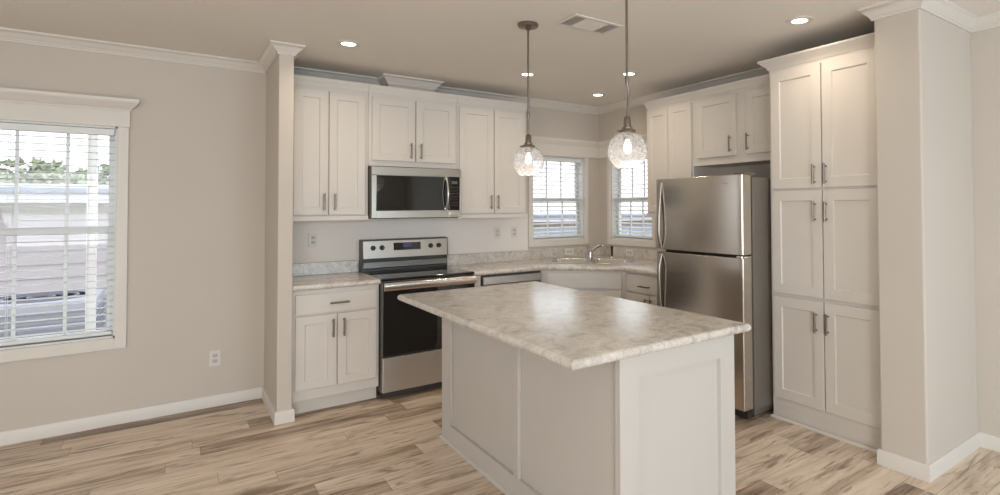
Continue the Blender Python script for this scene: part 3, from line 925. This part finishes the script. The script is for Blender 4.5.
b = nb(); bx(b, 0.034, DX, -0.398, -0.376, 1.432, 1.716); obj('window', b, 'black', dr)
b = nb()
pts = []
for k in range(13):
    s = k / 12
    pts.append((0.618, -0.408 - 0.038 * math.sin(PI * s), 1.440 + 0.270 * s))
tube(b, pts, 0.0085, 12, flat=1.5)
bx(b, 0.608, 0.628, -0.412, -0.397, 1.438, 1.452); bx(b, 0.608, 0.628, -0.412, -0.397, 1.698, 1.712)
obj('handle', b, 'steelh', dr, smooth=50)
b = nb(); bx(b, DX + 0.001, MW, -0.402, -0.3725, 1.372, 1.4315); bx(b, MW - 0.012, MW, -0.402, -0.3725, 1.4315, 1.7205); kp0 = obj('corner_frame', b, 'steel', t, bevel=0.003)
b = nb(); bx(b, 0.650, 0.664, -0.4045, -0.4018, 1.392, 1.414); obj('badge', b, 'steelh', kp0)
b = nb(); bx(b, DX + 0.001, MW - 0.0125, -0.400, -0.376, 1.432, 1.7205); kp = obj('keypad', b, 'black', t, bevel=0.001)
b = nb(); bx(b, 0.668, 0.722, -0.4008, -0.4002, 1.660, 1.684); obj('display', b, 'disp2', kp)
b = nb()
for r in range(7):
    for c in range(3): bx(b, 0.662 + c * 0.024, 0.677 + c * 0.024, -0.4006, -0.4001, 1.625 - r * 0.026, 1.632 - r * 0.026)
obj('buttons', b, 'burner', kp)

# ------------------------------------------------------------------ dishwasher
t = thing('dishwasher', 'built-in stainless dishwasher between the filler panel and the corner sink', 'dishwasher', (-1.1060, 0, 0), 0)
dw = 0.606
b = nb(); bx(b, 0.004, dw - 0.004, -0.590, -0.03, 0.09, 0.868); obj('body', b, 'darkm', t)
b = nb(); bx(b, 0.010, dw - 0.010, -0.618, -0.591, 0.125, 0.786); d = obj('door', b, 'steel', t, bevel=0.004)
b = nb(); bx(b, 0.010, dw - 0.010, -0.622, -0.591, 0.790, 0.856); obj('control_strip', b, 'steel2', t, bevel=0.004)
b = nb(); tube(b, [(0.06, -0.655, 0.745), (dw - 0.06, -0.655, 0.745)], 0.010, 12)
for xx in (0.085, dw - 0.085): tube(b, [(xx, -0.617, 0.745), (xx, -0.655, 0.745)], 0.008, 10)
obj('handle', b, 'steelh', d, smooth=40)
b = nb(); bx(b, 0.01, dw - 0.01, -0.55, -0.10, 0.0, 0.0895); obj('toe_kick', b, 'blackp', t)

# ------------------------------------------------------------------ refrigerator (local x away from corner, front -y)
FW = 0.826
t = thing('refrigerator', 'stainless top-freezer refrigerator with grey sides next to the pantry', 'refrigerator', (0.640, -1.770, 0), -PI / 2)
FB, FD = -0.700, -0.818        # body front and door front
b = nb(); bx(b, 0.0, FW, FB, -0.01, 0.075, 1.652); bx(b, 0.03, FW - 0.03, FB + 0.04, -0.05, 0.02, 0.075); obj('body', b, 'fside', t, bevel=0.006)
b = nb(); bx(b, 0.016, FW - 0.016, FB - 0.018, FB - 0.0005, 0.09, 1.645); obj('gasket', b, 'blackp', t)


def bowed_door(z0, z1):
    pts = []
    n = 16
    for k in range(n + 1):
        s = -1 + 2 * k / n
        pts.append((FW / 2 + s * (FW / 2 - 0.014), FD + 0.006 * s * s))
    outl = [(FW, FB - 0.018), (FW, FD + 0.020)]
    for k in range(1, 5):
        a = PI / 2 * k / 5
        outl.append((FW - 0.014 + 0.014 * math.cos(a), FD + 0.020 - 0.014 * math.sin(a)))
    outl += pts[::-1]
    for k in range(1, 5):
        a = PI / 2 * k / 5
        outl.append((0.014 - 0.014 * math.sin(a), FD + 0.020 - 0.014 * math.cos(a)))
    outl += [(0, FD + 0.020), (0, FB - 0.018)]
    b = nb(); prism(b, outl, z0, z1)
    return b


up = obj('freezer_door', bowed_door(1.124, 1.668), 'fsteel', t, bevel=0.003, smooth=40)
dn = obj('fridge_door', bowed_door(0.088, 1.104), 'fsteel', t, bevel=0.003, smooth=40)


def fridge_handle(parent, z0, z1, peak):
    b = nb(); pts = []; n = 18
    for k in range(n + 1):
        s = k / n
        z = z0 + (z1 - z0) * s
        bow = 0.030 * math.sin(PI * min(1, s / (2 * peak) if s < peak else 0.5 + (s - peak) / (2 * (1 - peak))))
        pts.append((0.062, FD + 0.002 - bow, z))
    tube(b, pts, 0.009, 12, flat=1.6, side=(0, 1, 0))
    obj('handle', b, 'steel', parent, smooth=50)


fridge_handle(up, 1.128, 1.640, 0.25)
fridge_handle(dn, 0.560, 1.088, 0.75)
b = nb(); bx(b, 0.660, 0.705, FD + 0.002, FD + 0.0060, 1.607, 1.613); obj('badge', b, 'chrome', up)
b = nb(); bx(b, FW - 0.085, FW - 0.004, FB - 0.070, FB - 0.015, 1.100, 1.114); lathe_solid(b, [(0.010, 1.099), (0.010, 1.116)], 12, (FW - 0.03, FB - 0.085, 0)); obj('hinge', b, 'steelh', t, bevel=0.001)
b = nb(); bx(b, FW - 0.100, FW - 0.012, FB - 0.075, FB + 0.050, 1.669, 1.680); obj('hinge_cover', b, 'fside', t, bevel=0.003)
b = nb(); bx(b, 0.02, FW - 0.02, FB - 0.055, FB - 0.001, 0.020, 0.080)
for k in range(18): bx(b, 0.05 + k * 0.036, 0.075 + k * 0.036, FB - 0.058, FB - 0.055, 0.035, 0.065)
obj('base_grille', b, 'blackp', t, bevel=0.002)
for xx in (0.05, FW - 0.09):
    b = nb(); lathe_solid(b, [(0.018, 0.0), (0.018, 0.010), (0.008, 0.012), (0.008, 0.020)], 12, (xx + 0.02, FB + 0.06, 0)); obj('foot', b, 'blackp', t)

# ------------------------------------------------------------------ island
IX0, IX1, IY0, IY1 = -1.844, -1.162, -3.297, -1.552
IC = Vector(((IX0 + IX1) / 2, (IY0 + IY1) / 2, 0))
t = thing('kitchen_island', 'white panelled kitchen island base under the large countertop', 'island', IC, 0)
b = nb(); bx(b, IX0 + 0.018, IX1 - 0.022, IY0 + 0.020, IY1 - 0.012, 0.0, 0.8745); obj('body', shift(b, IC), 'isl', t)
# seating side: stiles, battens and bottom rail over a flat panel
b = nb()
xa, xb = IX0, IX0 + 0.0178
bx(b, xa, xb, IY1 - 0.130, IY1, 0.0, 0.8745)
bx(b, xa, xb, -2.520, -2.466, 0.112, 0.8745)
bx(b, xa, xb, IY0 + 0.020, IY1 - 0.130, 0.0, 0.112)
bx(b, xa, xb, IY0 + 0.020, IY0 + 0.034, 0.112, 0.8745)
obj('side_frame', shift(b, IC), 'isl', t, bevel=0.0025)
# end panel: framed, recessed
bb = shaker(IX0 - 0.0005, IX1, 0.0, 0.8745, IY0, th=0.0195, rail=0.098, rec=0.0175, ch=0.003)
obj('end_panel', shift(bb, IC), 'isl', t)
# kitchen side: doors and drawers facing the refrigerator
for k in range(3):
    y0 = IY1 - 0.03 - k * 0.555
    bb = shaker(0, 0.545, 0.14, 0.68, 0)
    for v in bb.verts: v.co = Vector((IX1 - 0.001 - v.co.y, y0 - v.co.x, v.co.z))
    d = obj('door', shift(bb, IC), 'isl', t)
    bb = nb(); bx(bb, 0, 0.545, 0, 0.0195, 0.70, 0.85)
    for v in bb.verts: v.co = Vector((IX1 - 0.001 - v.co.y, y0 - v.co.x, v.co.z))
    obj('drawer', shift(bb, IC), 'isl', t, bevel=0.002)
b = nb(); sweep(b, [(IX0 + 0.3, IY1), (IX0, IY1), (IX0, IY0 + 0.002)], [(0, 0), (0.013, 0), (0.013, 0.007), (0.010, 0.013), (0.003, 0.018), (0, 0.018)], side=1)
for v in b.verts: pass
obj('shoe_moulding', shift(b, IC), 'isl', t, smooth=30)
b = nb()
outl = [(-2.092, -3.332), (-1.084, -3.332), (-1.084, -1.449), (-2.092, -1.449)]
counter(b, outl, [1] * len(outl))
o = obj('island_countertop', shift(b, Vector((IC.x, IC.y, 0.875))), 'lam', None, smooth=30, loc=(IC.x, IC.y, 0.875))
tag(o, 'large stone-look laminate countertop overhanging the white island', 'countertop')


# ------------------------------------------------------------------ ceiling lights, pendants, vent
def lamp(parent, loc, kind, power, size=0.06, spread=2.2):
    l = bpy.data.lights.new('lamp_light', kind)
    l.energy = power; l.color = WARM
    if kind == 'AREA':
        l.shape = 'DISK'; l.size = size; l.spread = spread
    else: l.shadow_soft_size = size
    o = bpy.data.objects.new('lamp_light', l); C.objects.link(o)
    o.location = loc
    if parent is not None: o.parent = parent
    return o


def can_light(x, y, label, power=3.0):
    t = thing('recessed_light', label, 'ceiling light', (x, y, CE), 0, group='recessed ceiling lights')
    b = nb(); lathe(b, [(0.047, 0.0), (0.047, -0.006), (0.056, -0.006), (0.078, -0.0035), (0.080, 0.0)], 32); obj('trim_ring', b, 'trim', t, smooth=50)
    b = nb(); lathe_solid(b, [(0.0468, -0.0005), (0.0468, -0.0045)], 28); obj('lens', b, 'lamp', t)
    lamp(t, (0, 0, -0.012), 'AREA', power, 0.11, 2.6)
    return t


can_light(-2.267, -0.950, 'round recessed ceiling light nearest the left pillar')
can_light(-0.832, -0.919, 'recessed ceiling light seen behind the rod of the farther pendant', 2.2)
can_light(-0.145, -1.433, 'recessed ceiling light seen beside the rod of the nearer pendant')
can_light(0.176, -0.599, 'recessed ceiling light deep in the window corner above the sink', 1.3)
can_light(-0.180, -3.037, 'recessed ceiling light in front of the pantry', 2.4)


def pendant(x, y, label, zc, swivel, lean, R=0.097):
    t = thing('pendant_light', label, 'pendant light', (x, y, CE), 0, group='glass globe pendants over the island')
    b = nb(); lathe_solid(b, [(0.063, -0.0005), (0.064, -0.012), (0.058, -0.020), (0.022, -0.026), (0.014, -0.036), (0.008, -0.040)], 28); obj('canopy', b, 'nickel', t, smooth=40)
    zs = swivel - CE; g = zc - CE                      # swivel height, globe centre
    top = g + R * 0.93
    b = nb(); tube(b, [(0, 0, -0.038), (0, 0, zs)], 0.0062, 10)
    lathe_solid(b, [(0.0085, zs - 0.022), (0.0095, zs - 0.016), (0.0095, zs + 0.012), (0.0085, zs + 0.018)], 12)
    tube(b, [(0, 0, zs - 0.018), (lean, 0, zs - 0.06), (lean, 0, (zs + top) / 2 + 0.05), (0, 0, top + 0.075)], 0.0058, 10)
    obj('rod', b, 'nickel', t, smooth=50)
    b = nb(); lathe_solid(b, [(0.011, top + 0.078), (0.018, top + 0.070), (0.019, top + 0.028), (0.026, top + 0.024), (0.026, top + 0.016), (0.040, top + 0.010), (0.042, top + 0.001), (0.028, top - 0.004), (0.024, top - 0.020), (0.018, top - 0.034)], 24)
    for k in range(3):
        a = 2 * PI * k / 3 + 0.5
        tube(b, [(0.036 * math.cos(a), 0.036 * math.sin(a), top + 0.006), (0.052 * math.cos(a), 0.052 * math.sin(a), top + 0.006)], 0.004, 8)
    obj('socket', b, 'nickel', t, smooth=40)
    # open glass globe: sheet with thickness, cut flat at the foot
    b = nb(); pr = []
    for k in range(25):
        a = math.radians(22 + (152 - 22) * k / 24)
        pr.append((R * math.sin(a), g + R * math.cos(a)))
    inner = [(r * 0.972, g + (z - g) * 0.972) for r, z in pr][::-1]
    rings = lathe(b, pr + inner, 40)
    for k in range(40): b.faces.new((rings[-1][k], rings[-1][(k + 1) % 40], rings[0][(k + 1) % 40], rings[0][k]))
    obj('globe', b, 'globe', t, smooth=60)
    b = nb()
    pb = []
    for k in range(15):
        s = k / 14
        r = 0.010 + 0.011 * math.sin(PI * min(1, max(0, (s - 0.15) / 0.85)) ** 0.9) if s < 0.97 else 0.004
        pb.append((r, top - 0.034 - 0.070 * s))
    lathe_solid(b, pb, 20)
    obj('bulb', b, 'bulb', t, smooth=60)
    l = lamp(t, (0, 0, g - R * 0.62), 'POINT', 0.7, 0.02)
    return t


pendant(-1.478, -2.012, 'farther glass globe pendant with its round canopy in view, nearer the range', 1.730, 2.020, 0.0)
pendant(-1.456, -2.905, 'nearer and larger-looking glass globe pendant with a kinked rod', 1.722, 2.070, 0.010)

t = thing('ceiling_vent', 'rectangular white ceiling vent with louvred sections between the two pendant rods', 'vent', (-1.170, -2.234, CE), 0)
b = nb()
vx, vy, fr_ = 0.183, 0.104, 0.020
bx(b, -vx, vx, -vy, -vy + fr_, -0.008, -0.0005); bx(b, -vx, vx, vy - fr_, vy, -0.008, -0.0005)
bx(b, -vx, -vx + fr_, -vy + fr_, vy - fr_, -0.008, -0.0005); bx(b, vx - fr_, vx, -vy + fr_, vy - fr_, -0.008, -0.0005)
for xx in (-0.088, 0.082): bx(b, xx, xx + 0.006, -vy + fr_, vy - fr_, -0.008, -0.0005)
obj('frame', b, 'trim', t, bevel=0.002)
b = nb(); bx(b, -vx + 0.012, vx - 0.012, -vy + 0.012, vy - 0.012, -0.0012, -0.0004); obj('duct_shade_sheet', b, 'shadow', t)  # near-black sheet standing in for the shade inside the duct
for x0, x1, n, along in ((-vx + fr_, -0.088, 7, 0), (-0.082, 0.082, 12, 1), (0.088, vx - fr_, 7, 0)):
    b = nb()
    for k in range(n):
        if along == 0:
            xx = x0 + (x1 - x0) * (k + 0.5) / n
            bx(b, xx - 0.0012, xx + 0.0012, -vy + fr_, vy - fr_, -0.006, -0.0014)
        else:
            yy = -vy + fr_ + (2 * vy - 2 * fr_) * (k + 0.5) / n
            prism_x(b, [(yy - 0.0050, -0.0015), (yy + 0.0036, -0.007), (yy + 0.0050, -0.007), (yy - 0.0036, -0.0015)], x0, x1)
    obj('louvres', b, 'trim' if along else 'plate2', t)


# ------------------------------------------------------------------ outlets and switches
def outlet(label, loc, rotz, horizontal=False, style='duplex', name='wall_outlet'):
    t = thing(name, label, 'switch' if name == 'light_switch' else 'outlet', loc, rotz, group='white wall plates')
    w_, h_ = (0.035, 0.057)
    if horizontal: w_, h_ = h_, w_
    b = nb(); bx(b, -w_, w_, -0.006, -0.0005, -h_, h_); pl = obj('cover_plate', b, 'plate', t, bevel=0.002)

    def P_(b, x0, x1, z0, z1, y0, y1):
        if horizontal: bx(b, z0, z1, y0, y1, x0, x1)
        else: bx(b, x0, x1, y0, y1, z0, z1)
    if style == 'rocker':
        b = nb(); P_(b, -0.0165, 0.0165, -0.033, 0.033, -0.009, -0.0055); obj('rocker', b, 'plate2', t, bevel=0.002)
        b = nb(); P_(b, -0.0045, 0.0045, -0.010, 0.010, -0.012, -0.0088); obj('toggle', b, 'plate', t)
    else:
        for s in (-1, 1):
            b = nb(); P_(b, -0.0165, 0.0165, s * 0.0195 - 0.0135, s * 0.0195 + 0.0135, -0.0085, -0.0055); r = obj('receptacle', b, 'plate2', t, bevel=0.003)
            b = nb()
            for sx in (-0.0065, 0.0065): P_(b, sx - 0.0012, sx + 0.0012, s * 0.0195 - 0.002, s * 0.0195 + 0.007, -0.0089, -0.0084)
            P_(b, -0.002, 0.002, s * 0.0195 - 0.009, s * 0.0195 - 0.005, -0.0089, -0.0084)
            obj('slots', b, 'slot', r)
    return t


outlet('duplex outlet low on the bare wall between window and left pillar', (-2.961, 0, 0.352), 0)
outlet('duplex outlet on the wall above the short counter left of the range', (-2.307, -0.0042, 1.197), 0)
outlet('rocker switch plate under the wall cabinet right of the microwave', (-0.641, -0.0042, 1.202), 0, style='rocker', name='light_switch')
outlet('duplex outlet under the wall cabinet, next to the switch plate and the corner window', (-0.450, -0.0042, 1.204), 0)
outlet('sideways outlet on the backsplash left of the faucet', (0.215, -0.0222, 0.972), 0, horizontal=True)
outlet('sideways outlet on the backsplash right of the faucet near the refrigerator', (XR - 0.0222, -0.545, 0.972), -PI / 2, horizontal=True)

# ------------------------------------------------------------------ outside
GZ = -0.75
b = nb(); bx(b, -40, 45, T + 0.02, 60, GZ - 0.1, GZ); bx(b, XR2 + T + 0.05, 45, -20, T + 0.02, GZ - 0.1, GZ); struct(obj('ground', b, 'lawn'))


def house(label, loc, rotz, w, d, eave, wallm, floor_z=GZ, roofm='roofm'):
    t = thing('house', label, 'house', loc, rotz)
    b = nb(); bx(b, 0, w, 0, d, floor_z, eave)
    for k in range(int((eave - floor_z) / 0.2)):          # lapped boards
        z = floor_z + 0.2 * k
        prism_x(b, [(-0.02, z), (0.0, z), (0.0, z + 0.19), (-0.004, z + 0.19)], 0, w)
    obj('siding', b, wallm, t)
    b = nb()
    for k in range(6): bx(b, 0, w, -0.03, -0.0205, floor_z + 0.02 + k * 0.15, floor_z + 0.155 + k * 0.15)
    obj('skirting', b, 'acm', t)
    b = nb(); prism_x(b, [(-0.40, eave + 0.26), (-0.40, eave + 0.32), (d / 2, eave + 0.42), (d + 0.4, eave + 0.32), (d + 0.4, eave + 0.26)], -0.3, w + 0.3); obj('roof', b, roofm, t)
    b = nb(); bx(b, -0.3, w + 0.3, -0.46, -0.402, eave + 0.17, eave + 0.27); obj('gutter', b, 'gutter', t)
    b = nb(); bx(b, -0.3, w + 0.3, -0.40, d + 0.4, eave + 0.06, eave + 0.258); obj('fascia', b, 'roofm', t)
    b = nb(); bx(b, -0.3, w + 0.3, -0.02, 0.0, eave - 0.12, eave + 0.0595); obj('soffit_shade_strip', b, 'soffit_shade', t)  # brown strip with the soffit's shade put into its colour
    b = nb()
    for xx in (0.30 * w,):
        bx(b, xx, xx + 1.0, -0.035, -0.021, eave - 1.35, eave - 0.28)
    wn_ = obj('window', b, 'vinyl', t)
    b = nb(); bx(b, 0.30 * w + 0.06, 0.30 * w + 0.94, -0.040, -0.0355, eave - 1.29, eave - 0.34); obj('pane', b, 'siding2', wn_)
    return t


house('pale mauve neighbouring house with white roof edge outside the left window', (-11.3, 6.3, 0), 0, 12.0, 5.0, 1.50, 'siding')
house('blue-grey neighbouring house outside the kitchen corner windows', (3.4, 10.5, 0), -0.25, 16.0, 5.0, 0.95, 'siding2')

# porch post near the left window
b = nb(); bx(b, -0.032, 0.032, -0.032, 0.032, 0, 3.7)
bx(b, -0.045, 0.045, -0.045, 0.045, 0, 0.16); bx(b, -0.045, 0.045, -0.045, 0.045, 3.5, 3.7)
o = obj('porch_post', b, 'vinyl', None, bevel=0.006, loc=(-3.762, 1.25, GZ)); tag(o, 'square white porch post standing outside the left window', 'post')

# air conditioner by the mauve house
t = thing('air_conditioner', 'grey louvred outdoor air conditioner by the mauve house, seen low in the left window', 'air conditioner', (-4.40, 3.7, GZ), 0)
b = nb(); bx(b, -0.5, 0.5, -0.5, 0.5, 0.0, 1.22); obj('cabinet', b, 'acm', t, bevel=0.02)
b = nb()
for k in range(18):
    for yy in (-0.515, 0.501): bx(b, -0.44, 0.44, yy, yy + 0.014, 0.10 + k * 0.058, 0.125 + k * 0.058)
    for xx in (-0.515, 0.501): bx(b, xx, xx + 0.014, -0.44, 0.44, 0.10 + k * 0.058, 0.125 + k * 0.058)
obj('louvres', b, 'acg', t)
b = nb()
for q in (0.12, 0.22, 0.32, 0.42): lathe_solid(b, [(q, 1.221), (q, 1.235), (q - 0.02, 1.235), (q - 0.02, 1.221)], 28)
obj('fan_guard', b, 'acg', t)


# trees
def tree(x, y, top, wide, label, seed, trunk=True):
    rnd = random.Random(seed)
    t = thing('tree', label, 'tree', (x, y, GZ), 0, group='hazy trees beyond the neighbouring houses')
    H = top - GZ
    b = nb()
    tube(b, [(0, 0, 0), (0.06, 0, H * 0.35), (0, 0.05, H * 0.7)], [0.16, 0.12, 0.05], 8)
    obj('trunk', b, 'bark', t, smooth=60)
    b = nb()
    for k in range(4200):
        # leaf clumps in an uneven crown
        a = rnd.uniform(0, 2 * PI); q = rnd.random() ** 0.5; z = rnd.uniform(-1, 1)
        rr_ = math.sqrt(max(0, 1 - z * z)) * q
        px, py, pz = wide * rr_ * math.cos(a), wide * 0.7 * rr_ * math.sin(a), H * 0.62 + H * 0.38 * z * (0.8 + 0.2 * math.sin(3 * a + seed))
        s = rnd.uniform(0.07, 0.17)
        n1 = Vector((rnd.uniform(-1, 1), rnd.uniform(-1, 1), rnd.uniform(-1, 1))).normalized()
        n2 = n1.orthogonal().normalized()
        c = Vector((px, py, pz))
        b.faces.new([b.verts.new(c + n1 * s), b.verts.new(c + n2 * s * 0.5), b.verts.new(c - n1 * s), b.verts.new(c - n2 * s * 0.5)])
    o = obj('foliage', b, 'leaf', t)
    return t


for i, (x, y, top, wd, lab) in enumerate((
        (-8.3, 14.0, 2.65, 2.1, 'hazy tree above the roof edge at the left side of the left window'),
        (-6.6, 18.0, 2.95, 2.3, 'farther hazy tree above the roof edge behind the middle of the left window'),
        (-4.0, 14.0, 2.7, 2.1, 'hazy tree above the roof edge behind the porch post in the left window'),
        (4.6, 19.5, 3.7, 2.6, 'pale leafy tree seen through the kitchen corner window left of the faucet'))):
    tree(x, y, top, wd, lab, i + 3)
